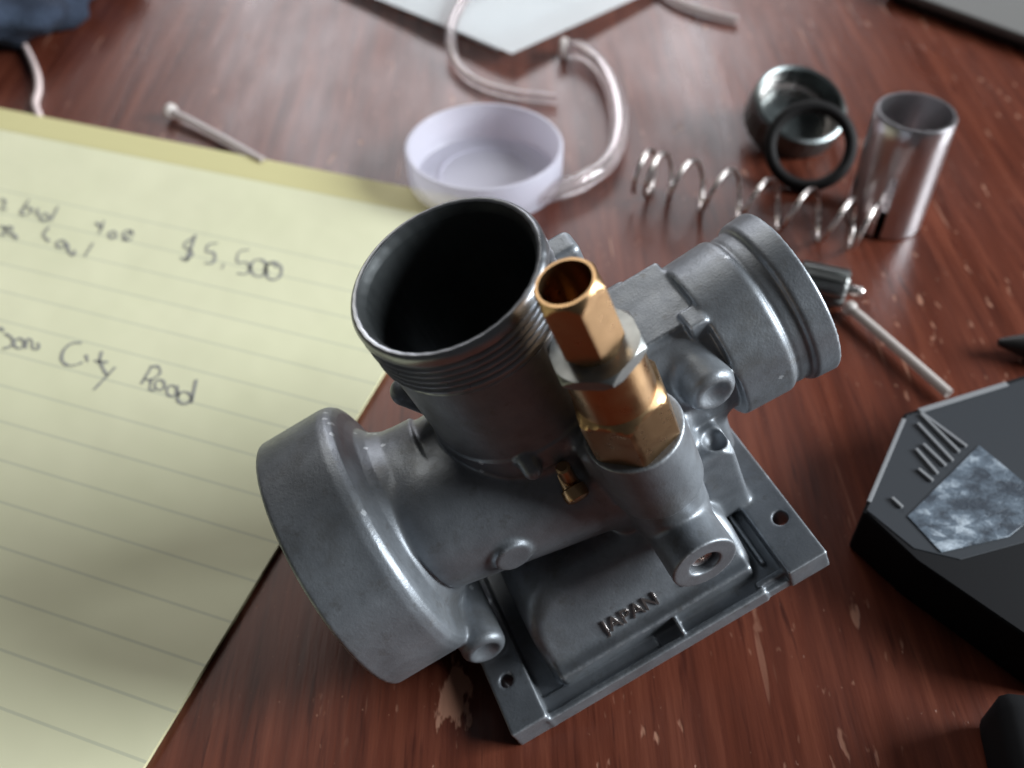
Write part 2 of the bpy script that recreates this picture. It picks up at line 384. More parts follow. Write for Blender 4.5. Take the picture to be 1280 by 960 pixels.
cut(d_cyl('z', (-25.6, -22.6), 1.15, -30, -15, .1)); cut(d_cyl('z', (26.3, -22.4), 1.3, -30, -15, .1))
# plunger tower, its web and the pilot screw boss
add('plunger_tower', d_cyl('z', (11.3, -18.0), 7.1, 1.0, 15.0, .3), .8)
add('plunger_tower', d_cyl('z', (11.3, -18.0), 6.2, -9, 3.0, .5), .8)
add('plunger_tower', d_box(3, 15, -17, -8, -11, 13.0, 1.4), 2.2)
add('pilot_screw_boss', d_cyl('y', (11.0, -8.6), 5.35, -29.2, -10, .2), .9)
add('plunger_tower', d_box(6.5, 15, -19, -10, -20, -7, 1), 2)
cut(d_cyl('y', (11.0, -8.6), 2.5, -31, -20, .1))
lug = d_box(17.2, 24.3, -17.2, -9.5, -23, -3.6, 1.0)
lug = np.maximum(lug, ((X - 24.2) * f32(.70) + (Z + 5.5) * f32(.45) + (Y + 16.2) * f32(-.55)))
add('side_lug', lug, 1.0)
cut(np.sqrt((X - f32(22.4)) ** 2 + (Y + f32(14.6)) ** 2 + (Z + f32(3.6)) ** 2) - f32(1.9), .5)
add('side_lug', d_box(12, 20, -14, -6, -14, 2, 1.4), 2.0)
add('outlet_spigot', d_box(17, 27.5, -9, 6, -20, -6, 2), 2.5)
# round casting bosses
for (bx, y0, y1, bz, br) in ((24.9, -14.0, -3, 5.6, 3.9), (-25.5, -20.0, -6, -15.2, 3.7)):
    add('round_boss#%d' % bx, d_cyl('y', (bx, bz), br, y0, y1, 1.5), 1.2)
    cut(np.sqrt((X - f32(bx)) ** 2 + (Y - f32(y0 - 2.2)) ** 2 + (Z - f32(bz)) ** 2) - f32(3.2), .5)
add('stop_screw_boss', d_cyl('y', (-12.9, 1.2), 3.0, -17.8, -6, .6), 1.0)
add('mixing_chamber', d_caps((-3.6, -12.6, 14.2), (-3.6, -14.0, 13.0), 1.6, 1.5), .6)
add('round_boss#-25', d_box(-28, -23.2, -17.5, -8, -24, -15, 1.5), 1.5)
# jet tower under the flange; it carries the tilted body on the table
add('jet_tower', d_cyl('z', (3.5, -1.0), 6.5, -37.75, -20, .5), .8)
add('jet_tower', d_cyl('z', (-9.0, 4.0), 3.2, -31.0, -20, .4), .8)
# bores
cut(d_cyl('z', (0, 0), 11.9, -8, 60, .1))
cut(d_rev([(-60, 0), (-60, 20.4), (-39.5, 20.4), (-30, 17.5), (-22, 11.4), (-14, 10.4), (60, 10.9), (60, 0)]))
# --- surface nets
def surface_nets(D):
    ins = D < 0
    c8 = [ins[i:nx - 1 + i, j:ny - 1 + j, k:nz - 1 + k] for i in (0, 1) for j in (0, 1) for k in (0, 1)]
    any_, all_ = c8[0].copy(), c8[0].copy()
    for q in c8[1:]: any_ |= q; all_ &= q
    act = any_ & ~all_; I = np.argwhere(act); idx = np.full(act.shape, -1, np.int32); idx[act] = np.arange(len(I))
    acc = np.zeros((len(I), 3)); cnt = np.zeros(len(I))
    cor = [(i, j, k) for i in (0, 1) for j in (0, 1) for k in (0, 1)]
    val = {q: D[I[:, 0] + q[0], I[:, 1] + q[1], I[:, 2] + q[2]].astype(float) for q in cor}
    for a in cor:
        for ax in range(3):
            if a[ax] == 0:
                b = list(a); b[ax] = 1; b = tuple(b); va, vb = val[a], val[b]; m = (va < 0) != (vb < 0)
                t = np.where(m, va / np.where(m, va - vb, 1), 0); p = np.array(a, float)[None] + t[:, None] * np.eye(3)[ax][None]
                acc[m] += p[m]; cnt[m] += 1
    V = I + acc / cnt[:, None]
    F = []
    for ax in range(3):
        sl0 = [slice(None)] * 3; sl1 = [slice(None)] * 3; sl0[ax] = slice(0, -1); sl1[ax] = slice(1, None)
        a, b = ins[tuple(sl0)], ins[tuple(sl1)]; E_ = np.argwhere(a != b); flip = a[tuple(E_.T)]
        u, v = [(1, 2), (2, 0), (0, 1)][ax]
        ok = (E_[:, u] > 0) & (E_[:, v] > 0) & (E_[:, u] < shape[u] - 1) & (E_[:, v] < shape[v] - 1); E_, flip = E_[ok], flip[ok]
        qs = []
        for du, dv in ((-1, -1), (0, -1), (0, 0), (-1, 0)):
            e = E_.copy(); e[:, u] += du; e[:, v] += dv; qs.append(idx[tuple(e.T)])
        q = np.stack(qs, 1); q[~flip] = q[~flip][:, ::-1]; F.append(q)
    return V, np.concatenate(F)
V, Fq = surface_nets(D)
def tri(A, P):
    i = np.clip(P.astype(int), 0, np.array(A.shape) - 2); f = P - i; o = 0
    for a in (0, 1):
        for b in (0, 1):
            for c_ in (0, 1):
                o = o + A[i[:, 0] + a, i[:, 1] + b, i[:, 2] + c_] * (f[:, 0] if a else 1 - f[:, 0]) * (f[:, 1] if b else 1 - f[:, 1]) * (f[:, 2] if c_ else 1 - f[:, 2])
    return o
def grad(P, e=.6):
    return np.stack([(tri(D, P + e * np.eye(3)[a]) - tri(D, P - e * np.eye(3)[a])) / (2 * e * STEP) for a in range(3)], 1)
for _ in range(2):
    gq = grad(V); V = V - .7 * (tri(D, V) / np.maximum((gq ** 2).sum(1), .3))[:, None] * gq / STEP
Nn = grad(V, .8); Nn /= np.linalg.norm(Nn, axis=1)[:, None] + 1e-9
fl = LAB[tuple(np.clip(np.rint(V[Fq].mean(1)).astype(int), 0, np.array(shape) - 1).T)]
Vm = (lo + V * STEP) * S
cast_parts = {}
for i, nm in enumerate(PARTS):
    fq = Fq[fl == i]
    if not len(fq): continue
    nm = nm.split('#')[0]; us, inv = np.unique(fq.ravel(), return_inverse=True); me = bpy.data.meshes.new(nm)
    me.vertices.add(len(us)); me.vertices.foreach_set('co', Vm[us].ravel())
    me.loops.add(fq.size); me.loops.foreach_set('vertex_index', inv.ravel().astype(np.int32))
    me.polygons.add(len(fq)); me.polygons.foreach_set('loop_start', np.arange(0, fq.size, 4, dtype=np.int32))
    me.update(calc_edges=True); me.validate()
    me.polygons.foreach_set('use_smooth', np.ones(len(me.polygons), bool))
    me.normals_split_custom_set_from_vertices(Nn[us].tolist())
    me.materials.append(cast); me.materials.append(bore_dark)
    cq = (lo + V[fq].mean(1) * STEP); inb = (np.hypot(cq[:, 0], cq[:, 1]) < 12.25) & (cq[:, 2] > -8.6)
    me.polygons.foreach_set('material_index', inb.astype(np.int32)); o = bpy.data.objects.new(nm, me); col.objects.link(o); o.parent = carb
    cast_parts[nm] = o

# threaded collar of the chamber (machined, finer than the casting)
nick = [(random.uniform(-1.9, .5) if q < 12 else random.uniform(0, 2 * PI), random.uniform(.02, .07), random.uniform(.06, .22) if q < 12 else random.uniform(.03, .08)) for q in range(24)]
def wob(a, z, r):
    if r < 13.4 or z < 38.5: return .03 * math.sin(37 * a + z * 3)
    v = 0
    for p, wd, dp in nick:
        d_ = abs((a - p + PI) % (2 * PI) - PI)
        if d_ < wd: v -= dp * (1 - d_ / wd) * (1 if z > 40 else .5)
    return v
prof = [(11.9, 20), (11.9, 38.9), (11.95, 39.2), (12.6, 40.5), (12.75, 40.62), (13.15, 40.66), (13.5, 40.45), (13.74, 40.0), (13.75, 38.9)]
z = 38.6
for k in range(5):
    prof += [(13.15, z), (13.15, z - .25), (13.78, z - .62), (13.78, z - .82)]; z -= 1.15
prof += [(13.1, z), (13.1, z - .5), (13.35, z - .9), (13.35, 32.0), (13.2, 31.6)]
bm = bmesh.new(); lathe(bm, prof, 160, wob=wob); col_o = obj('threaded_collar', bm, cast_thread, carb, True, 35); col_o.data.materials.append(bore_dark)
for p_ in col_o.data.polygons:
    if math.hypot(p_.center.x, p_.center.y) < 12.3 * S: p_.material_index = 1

# raised letters on the front slope of the float chamber roof
def text_mesh(name, body, size, m, parent, M, depth=.25):
    cu = bpy.data.curves.new(name, 'FONT'); cu.body = body; cu.size = size * S; cu.extrude = depth * S; cu.offset = -.00002
    cu.resolution_u = 3; cu.bevel_depth = .03 * S; cu.bevel_resolution = 1
    to = bpy.data.objects.new(name + '_src', cu); col.objects.link(to)
    me = bpy.data.meshes.new_from_object(to.evaluated_get(bpy.context.evaluated_depsgraph_get()))
    bpy.data.objects.remove(to); me.name = name; me.materials.clear(); me.materials.append(m)
    o = bpy.data.objects.new(name, me); col.objects.link(o); o.parent = parent
    o.matrix_local = M; return o
def drop(p, n):
    # where the line p + t n meets the cast surface
    p = np.array(p); n = np.array(n); t = np.linspace(4, -6, 400)
    v_ = tri(D, np.clip((p + t[:, None] * n - lo) / STEP, 1, np.array(shape) - 3)); return float(t[np.argmax(v_ < 0)])
sl = Matrix(((1, 0, 0, 0), (0, .57, -.82, 0), (0, .82, .57, 0), (0, 0, 0, 1)))
tdrop = min(drop((x_, -24.75, -19.6), (0, -.82, .57)) for x_ in (-7.5, -4, 0, 3))
text_mesh('raised_lettering', 'JAPAN', 3.5, steel, cast_parts['float_chamber_roof'],
          Matrix.Translation(Vector((-7.5, -25.35 - .82 * tdrop, -20.55 + .57 * tdrop)) * S) @ sl, .42)
del D, LAB, BEST

bm = bmesh.new()
for q in range(3):
    box(bm, q * 1.5, q * 1.5 + .9, 0, 1.1 - .25 * (q % 2), -.4, .42, .15, 1)
o = obj('raised_mark', bm, steel, cast_parts['float_chamber_roof'], False)
o.matrix_local = Matrix.Translation(Vector((6.9, -25.15 - .82 * tdrop, -20.25 + .57 * tdrop)) * S) @ sl; o['kind'] = 'stuff'
# brass plunger fitting and its lock nut, axis parallel to the chamber
def hexring(af, z, rot=0):
    return [(af / math.sqrt(3) * math.cos(PI / 3 * k + rot), af / math.sqrt(3) * math.sin(PI / 3 * k + rot), z) for k in range(6)]
def hexnut(bm, af, z0, z1, rcham_top, rcham_bot, bore, M, rot=0., bore_depth=None, n=96, tilt=.55):
    """hexagon with turned (conical) chamfers: rings of n points, each the smaller of hexagon and cone"""
    rings = []; zs = list(np.linspace(z0, z1, 26))
    for zz in zs:
        cone = min(rcham_bot + (zz - z0) / tilt, rcham_top + (z1 - zz) / tilt); ring = []
        for k in range(n):
            a = 2 * PI * k / n; h_ = (af / 2) / math.cos(((a - rot + PI / 6) % (PI / 3)) - PI / 6)
            r = min(h_, cone); ring.append(bm.verts.new(M @ Vector((r * math.cos(a), r * math.sin(a), zz))))
        rings.append(ring)
    zb = z1 - bore_depth if bore_depth else z0
    inner = [[bm.verts.new(M @ Vector((bore * math.cos(2 * PI * k / n), bore * math.sin(2 * PI * k / n), zz))) for k in range(n)] for zz in (z1, zb)]
    seq = rings + inner
    for a, b in zip(seq, seq[1:]):
        for k in range(n): bm.faces.new((a[k], a[(k + 1) % n], b[(k + 1) % n], b[k]))
    if bore_depth: bm.faces.new(inner[1]); bm.faces.new(rings[0][::-1])
    else:
        for k in range(n): bm.faces.new((inner[1][k], inner[1][(k + 1) % n], rings[0][(k + 1) % n], rings[0][k]))
    return bm
TM = Matrix.Translation((11.3, -18.0, 0))
bm = bmesh.new(); hexnut(bm, 7.7, 35.4, 46.2, 3.62, 3.95, 3.25, TM, rot=math.radians(-7), bore_depth=9, tilt=1.7)
lathe(bm, [(0, 30), (3.3, 30), (3.3, 34.6), (2.9, 34.8), (2.9, 35.6), (0, 35.6)], 48, TM)
obj('cable_cap', bm, brass, carb, True, 24)
bm = bmesh.new(); hexnut(bm, 11.2, 32.6, 34.3, 5.75, 5.9, 3.3, TM, rot=math.radians(-8), tilt=1.0)
obj('lock_nut', bm, nutm, carb, True, 24)
bm = bmesh.new(); lathe(bm, [(0, 31), (5.2, 33), (5.4, 32.4), (5.5, 22.0), (0, 22)], 72, TM)
hexnut(bm, 11.8, 15.0, 24.4, 5.4, 6.6, 2.0, TM, rot=math.radians(46), tilt=.95)
obj('plunger_body', bm, brass, carb, True, 24)
# small brass air nozzle in front of the chamber
NMx = Matrix.Translation((-.1, -15.3, 6.8)) @ Matrix.Rotation(math.radians(28), 4, 'X')
bm = bmesh.new(); lathe(bm, [(0, -3), (1.5, -3), (1.5, .6), (1.9, .8), (1.95, 2.0), (1.75, 2.6), (1.2, 2.9), (0, 3.0)], 40, Matrix.Translation((-.1, -14.6, 6.2)) @ Matrix.Rotation(math.radians(118), 4, 'X'))
lathe(bm, [(0, 0), (1.1, 0), (1.1, 4.2), (.8, 4.5), (0, 4.5)], 28, Matrix.Translation((0.2, -14.8, 6.6)))
obj('air_nozzle', bm, brass, carb, True, 30)
# pilot screw seen in the bore of its boss
bm = bmesh.new(); lathe(bm, [(0, 0), (2.2, 0), (2.2, 2.2), (1.7, 2.9), (.6, 2.9), (.5, 2.0), (0, 2.0)], 32, Matrix.Translation((11.0, -25.2, -8.6)) @ Matrix.Rotation(PI / 2, 4, 'X'))
obj('pilot_screw', bm, steel, carb, True, 30)

# ------------------------------------------------------------------ yellow pad: local x along the top edge to the right, y away from the lower edge (top edge at y = 0)
def pad_corner():
    a = math.radians(-19.93); u = np.array([math.cos(a), math.sin(a)]); v = np.array([-u[1], u[0]])
    q = on_table(515, 237, 1.5)[:2]; e = (on_table(345, 680, 1.5)[:2] + on_table(175, 960, 1.5)[:2] + on_table(475, 475, 1.5)[:2]) / 3
    return u * (e @ u) + v * (q @ v)
pa = -math.radians(19.93); pc = pad_corner()
PW, PL = 216.0, 350.0
PM = Matrix.Rotation(pa, 4, 'Z')
pc = np.array([pc[0], pc[1], 0])
pad = thing('legal_pad', 'yellow ruled legal pad with pencil handwriting lying left of the carburettor', 'notepad', (pc[0], pc[1], 0), pa)
bm = bmesh.new(); box(bm, -PW, 0, -PL, 0, .05, 1.35, .1, 1); obj('page_stack', bm, pad_edge, pad, False)
bm = bmesh.new(); nxp, nyp = 40, 60; gv = []
for i in range(nxp + 1):
    row = []
    for j in range(nyp + 1):
        x, y = -PW + (PW + .3) * i / nxp, -PL + (PL - 9.0) * j / nyp
        lift = .25 * math.exp(-((y + 16) / 9) ** 2) + .10 * math.sin(x / 31) * math.sin(y / 43)
        row.append(bm.verts.new((x, y, 1.52 + max(-.1, lift))))
    gv.append(row)
for i in range(nxp):
    for j in range(nyp): bm.faces.new((gv[i][j], gv[i + 1][j], gv[i + 1][j + 1], gv[i][j + 1]))
top_sheet = obj('top_sheet', bm, pad_m, pad, True)
bm = bmesh.new(); box(bm, -PW - .2, .3, -9.6, .6, .04, 1.75, .35, 2); obj('binding_strip', bm, bind_m, pad, False)
def pad_local(px, py):
    w_ = on_table(px, py, 1.62); v = Vector((w_[0] - pc[0], w_[1] - pc[1], 0)); v.rotate(Matrix.Rotation(-pa, 3, 'Z')); return v
def ribbon(bm, pts, wd):
    P = [Vector(p) for p in pts]
    if len(P) > 2: P = spline(P, 4)
    L_ = []
    for i, p in enumerate(P):
        t = (P[min(i + 1, len(P) - 1)] - P[max(i - 1, 0)]); t.normalize(); nrm = Vector((-t.y, t.x, 0))
        w_ = wd * random.uniform(.55, 1.3); L_.append((bm.verts.new((p.x + nrm.x * w_ / 2, p.y + nrm.y * w_ / 2, 1.93 if p.y > -30 else 1.72)), bm.verts.new((p.x - nrm.x * w_ / 2, p.y - nrm.y * w_ / 2, 1.93 if p.y > -30 else 1.72))))
    for a, b in zip(L_, L_[1:]): bm.faces.new((a[0], a[1], b[1], b[0]))
def circ_(cx, cy, rx, ry, a0=0., a1=2 * PI, n=10): return [(cx + rx * math.cos(a0 + (a1 - a0) * k / n), cy + ry * math.sin(a0 + (a1 - a0) * k / n)) for k in range(n + 1)]
strokes = [  # in a 3.2 times enlargement of the photograph's (0, 220) corner
    [(778, 250), (748, 262), (738, 285), (762, 298), (770, 318), (742, 335), (722, 326)], [(782, 236), (746, 342)],
    [(872, 268), (836, 275), (826, 303), (852, 306), (862, 326), (848, 350), (820, 348)], [(897, 352), (888, 372)],
    [(998, 295), (958, 304), (950, 344), (986, 346), (1001, 370), (985, 392), (950, 390)], circ_(1036, 368, 33, 34), circ_(1094, 380, 34, 35), circ_(1086, 372, 22, 22, 2, 6),
    [(328, 668), (288, 670), (256, 698), (248, 735), (270, 757), (300, 757), (332, 746)], [(345, 716), (352, 744)],
    [(408, 702), (396, 750)], [(376, 740), (432, 746)], [(398, 738), (416, 776), (432, 800)], [(462, 765), (420, 810), (375, 857)],
    [(606, 766), (566, 832)], [(600, 762), (634, 764), (641, 790), (606, 815), (578, 812)], [(606, 815), (600, 853), (622, 857)],
    circ_(640, 836, 20, 20), circ_(688, 860, 20, 22), [(712, 838), (714, 886)], circ_(738, 888, 28, 24), [(786, 815), (766, 908)],
    [(22, 630), (50, 650), (46, 680), (14, 690)], circ_(78, 670, 20, 20), [(104, 690), (108, 655), (128, 658), (132, 690), (156, 690), (152, 668)], [(0, 606), (16, 620)],
    [(118, 95), (86, 150), (122, 150), (126, 130), (96, 124)], [(152, 130), (150, 158)], circ_(180, 165, 17, 14), [(234, 122), (204, 178)],
    [(6, 92), (24, 104), (10, 130), (30, 132)], [(386, 186), (412, 212)], [(418, 180), (398, 230)], circ_(452, 236, 14, 14), circ_(514, 238, 20, 20, .6, 6.2), [(530, 218), (496, 262)],
    [(6, 198), (26, 214), (8, 236), (50, 232), (70, 252)], circ_(38, 212, 12, 10), [(196, 204), (176, 236), (198, 262)], circ_(246, 272, 18, 14), [(270, 268), (276, 300), (296, 318), (300, 296)], [(374, 268), (340, 322)],
]
word_of = lambda k: 0 if k < 8 else 1 if k < 14 else 2 if k < 22 else 3 if k < 26 else 4 if k < 31 else 5 if k < 35 else 6
for wi in range(7):
    bm = bmesh.new()
    for k, s_ in enumerate(strokes):
        if word_of(k) == wi: ribbon(bm, [pad_local(x / 3.2, 220 + y / 3.2) for x, y in s_], .62 if wi in (1, 2, 3) else .68)
    obj('handwritten_word', bm, ink, pad, False)

# ------------------------------------------------------------------ things behind
# milky lid
b0 = on_table(605, 180, 11.0)
lid = thing('plastic_lid', 'round milky white plastic lid lying open side up behind the carburettor', 'lid', (b0[0], b0[1], 0))
bm = bmesh.new(); lathe(bm, [(0, .05), (20.3, .05), (20.8, .4), (21.0, 2), (21.2, 10.6), (20.9, 11), (20.2, 11), (19.9, 10.6), (19.5, 3.0), (18.6, 1.6), (0, 1.5)], 96)
obj('shell', bm, white_plastic, lid, True, 40)
bm = bmesh.new(); lathe(bm, [(12.0, 1.45), (12.1, 1.9), (12.7, 1.9), (12.8, 1.45)], 72); obj('inner_ring', bm, white_plastic, lid, True, 40)

def hose(name, label, cat, pix, zs, r, inner, m, group='clear vinyl hoses', bead=0):
    pts = [on_table(px, py, z_) for (px, py), z_ in zip(pix, zs)]
    c0 = Vector((pts[0][0], pts[0][1], 0)); o = thing(name, label, cat, c0, None, group)
    bm = bmesh.new(); tube(bm, spline([Vector(p) - c0 for p in pts], 10), r, 18, inner); obj('tubing', bm, m, o, True, 60)
    if bead:
        bm = bmesh.new(); t_ = Vector(pts[1]) - Vector(pts[0]); BM_ = Matrix.Translation(Vector(pts[0]) - c0) @ t_.to_track_quat('Z', 'Y').to_matrix().to_4x4()
        lathe(bm, [(inner, -.9), (bead - .3, -.9), (bead, -.5), (bead, .6), (bead - .4, 1.1), (r, 1.4)], 28, BM_); obj('flared_end', bm, rodm, o, True, 50)
    return o
hose('clear_hose', 'thick clear vinyl hose curling round the right of the milky lid', 'hose',
     [(704, 60), (728, 63), (752, 84), (768, 115), (774, 155), (764, 195), (735, 222), (700, 236), (668, 246)], [3.4] * 9, 2.8, 1.9, clear, bead=3.3)
hose('clear_hose', 'thin clear vinyl hose curving down from the white paper corner', 'hose',
     [(640, -40), (590, -12), (572, 14), (563, 45), (570, 78), (596, 102), (640, 116), (696, 123)], [6.5, 6.3, 6.2, 5.0, 2.8, 2.0, 2.0, 2.0], 1.8, 1.2, clear)
hose('clear_hose', 'short clear vinyl hose reaching in from the top edge', 'hose',
     [(800, -30), (838, -2), (870, 12), (898, 20), (922, 25)], [1.7] * 5, 1.5, .9, frost)
hose('clear_hose', 'straight clear vinyl hose poking out from under the pad top', 'hose',
     [(213, 139), (250, 158), (290, 180), (330, 203)], [2.6, 2.0, 1.6, 1.5], 1.35, .8, frost, bead=2.3)
hose('clear_hose', 'straight frosted hose between carburettor outlet and black case', 'hose',
     [(1062, 385), (1100, 417), (1145, 456), (1186, 492)], [2.2, 2.2, 2.2, 2.2], 1.15, .6, rodm, bead=1.7)
bm = bmesh.new(); cp = [Vector(on_table(px, py, 1.2)) for px, py in ((26, 50), (36, 68), (46, 92), (48, 112), (44, 130), (49, 146))]
c0 = Vector((cp[0].x, cp[0].y, 0)); tube(bm, spline([p - c0 for p in cp], 8), 1.15, 12)
o = obj('cord', bm, cordm); o.location = c0 * S; setp(o, 'pale pinkish cord running from the denim to the pad', 'cord')

# sheet of white paper: corner towards the camera
bm = bmesh.new(); A_, B_, C_ = (on_table(*q, 5.0) for q in ((640, 68), (470, -6), (795, -8)))
u = (B_ - A_) * 1.6; v = (C_ - A_) * 1.6; NS = 16; gv = []
for i in range(NS + 1):
    row = []
    for j in range(NS + 1):
        p = A_ + u * i / NS + v * j / NS; s_, t_ = i / NS, j / NS
        row.append(bm.verts.new((p[0], p[1], 4.2 + 1.0 * math.cos(3 * s_) * (1 - t_) - 2.0 * t_)))
    gv.append(row)
for i in range(NS):
    for j in range(NS): bm.faces.new((gv[i][j], gv[i][j + 1], gv[i + 1][j + 1], gv[i + 1][j]))
bmesh.ops.solidify(bm, geom=bm.faces[:], thickness=.25)
pp = thing('paper_sheet', 'white sheet of paper pointing its corner at the milky lid', 'paper', (0, 0, 0)); obj('sheet', bm, paper, pp, True, 30)
bm = bmesh.new()
for i in range(1): prism(bm, [(A_ + u * .12 + v * .06)[:2], (A_ + u * .95 + v * .06)[:2], (A_ + u * .95 + v * .9)[:2], (A_ + u * .12 + v * .9)[:2]], .05, 2.0)
obj('under_sheets', bm, paper, pp, False)

# throttle spring: axis along the table
s0, s1 = np.array(on_table(806, 216, 6.4)), np.array(on_table(1090, 286, 6.4))
ax = Vector(s1 - s0); Ls = ax.length; sq = thing('coil_spring', 'bare steel coil spring lying behind the outlet spigot', 'spring', (s0[0], s0[1], 0), math.atan2(ax.y, ax.x))
pts = []; N_ = 320; turns = 7.6
adv_t = np.array([-.35, 0, 1, 2, 3, 4, 5, 6, 7, 7.3]); adv_x = np.array([-.018, 0, .055, .19, .36, .53, .71, .885, .985, 1.0])
for i in range(N_ + 1):
    q = -.35 + 7.65 * i / N_; th = 2 * PI * q                     # q counts the coil tops
    pts.append((Ls * float(np.interp(q, adv_t, adv_x)), 5.9 * math.sin(th), 6.50 + 5.9 * math.cos(th)))
bm = bmesh.new(); tube(bm, pts, .62, 12); obj('coil', bm, steel, sq, True, 60)

# throttle slide: bright open cylinder with a slot
tc_ = np.array([97.0, 202.3]); sl_ = thing('throttle_slide', 'shiny chrome throttle slide cylinder standing open end up beside the spring', 'metal sleeve', (tc_[0], tc_[1], 0), math.radians(-118))
bm = bmesh.new(); n = 96; RO, RI_, HT = 9.55, 8.3, 31.0
zr = [0.05, .6, 3, 6, 9, 12, 15, 18, 22, 26, 30.4, HT]
ro = [RO - .4, RO] + [RO] * 9 + [RO - .35]
def vv(r, k, z_): return bm.verts.new((r * math.cos(2 * PI * k / n), r * math.sin(2 * PI * k / n), z_))
outer = [[vv(ro[i], k, zr[i]) for k in range(n)] for i in range(len(zr))]; inn = [[vv(RI_, k, zr[i]) for k in range(n)] for i in range(len(zr))]
slot = lambda i, k: (k in (0, 1, n - 1)) and i < 7
for i in range(len(zr) - 1):
    for k in range(n):
        j = (k + 1) % n
        if slot(i, k): continue
        bm.faces.new((outer[i][k], outer[i][j], outer[i + 1][j], outer[i + 1][k])); bm.faces.new((inn[i][j], inn[i][k], inn[i + 1][k], inn[i + 1][j]))
        if slot(i, j): bm.faces.new((outer[i][j], inn[i][j], inn[i + 1][j], outer[i + 1][j]))
        if slot(i, (k - 1) % n): bm.faces.new((inn[i][k], outer[i][k], outer[i + 1][k], inn[i + 1][k]))
for k in range(n):
    j = (k + 1) % n; bm.faces.new((outer[-1][k], outer[-1][j], inn[-1][j], inn[-1][k]))
    if not slot(0, k): bm.faces.new((inn[0][k], inn[0][j], outer[0][j], outer[0][k]))
    if slot(6, k): bm.faces.new((outer[7][k], inn[7][k], inn[7][j], outer[7][j]))
obj('sleeve', bm, chrome, sl_, True, 35)
bm = bmesh.new(); lathe(bm, [(8.28, 6.0), (0, 6.0), (0, 7.5), (3, 7.5), (8.28, 7.5)], 64); obj('needle_seat', bm, steel, sl_, True, 35)

# dull metal chamber cap lying tilted, and the black o-ring leaning on it
kc = on_table(994, 140, 8.0)
capt = thing('chamber_cap', 'dull dark metal screw cap tilted on its rim behind the black ring', 'screw cap', (kc[0], kc[1], 0))
KM = Matrix.Translation((0, 0, 7.6)) @ Matrix.Rotation(math.radians(20), 4, 'Z') @ Matrix.Rotation(math.radians(24), 4, 'X') @ Matrix.Translation((0, 0, -5.5)) @ Matrix.Scale(.93, 4)
def knurl(a, z_, r): return .16 * math.cos(30 * a) if r > 13.5 and 1 < z_ < 9 else 0
bm = bmesh.new(); lathe(bm, [(0, 1.2), (9, 1.2), (12.6, 1.6), (12.7, 10.6), (13.4, 11), (14.2, 10.6), (14.5, 9.4), (14.5, 1.4), (14.0, .5), (9, 0), (0, 0)], 150, KM, wob=knurl)
obj('cap_shell', bm, capm, capt, True, 40)
bm = bmesh.new(); lathe(bm, [(10.6, 1.4), (10.6, 4.5), (11.2, 5.2), (12.55, 5.2), (12.55, 1.4)], 90, KM); obj('inner_collar', bm, steel, capt, True, 40)
orc = on_table(1014, 178, 10.5)
bm = bmesh.new()
OM = Matrix.Rotation(math.radians(-12), 4, 'Z') @ Matrix.Rotation(math.radians(47), 4, 'X')
MR, mr = 10.5, 1.65; nr = 72
rg = [[bm.verts.new(OM @ Vector(((MR + mr * math.cos(2 * PI * q / 14)) * math.cos(2 * PI * k / nr), (MR + mr * math.cos(2 * PI * q / 14)) * math.sin(2 * PI * k / nr), mr * math.sin(2 * PI * q / 14)))) for q in range(14)] for k in range(nr)]
for k in range(nr):
    for q in range(14): bm.faces.new((rg[k][q], rg[(k + 1) % nr][q], rg[(k + 1) % nr][(q + 1) % 14], rg[k][(q + 1) % 14]))
zmin = min(v_.co.z for v_ in bm.verts); o = obj('rubber_ring', bm, black_rubber, None)
o.location = Vector((orc[0], orc[1], -zmin + .05)) * S
setp(o, 'black rubber ring leaning against the dull metal screw cap', 'rubber ring')

# ribbed aluminium knob half hidden by the spigot
kb = on_table(1030, 356, 4.5)
kn = thing('ribbed_screw', 'small ribbed grey screw lying just behind the outlet spigot end', 'screw', (kb[0], kb[1], 0), math.radians(-22))
def rib(a, z_, r): return .38 * (1 if math.cos(14 * a) > 0 else -1) if r > 3.4 else 0
KX = Matrix.Translation((0, 0, 4.7)) @ Matrix.Rotation(PI / 2, 4, 'Y')
bm = bmesh.new(); lathe(bm, [(0, -6), (3.6, -6), (4.2, -5.5), (4.2, 4.6), (3.6, 5.2), (0, 5.2)], 112, KX, wob=rib); obj('knurled_head', bm, nutm, kn, True, 30)
bm = bmesh.new(); lathe(bm, [(0, 5.1), (1.3, 5.1), (1.3, 8.4), (.8, 9), (0, 9)], 24, KX); obj('tip', bm, steel, kn, True, 40)

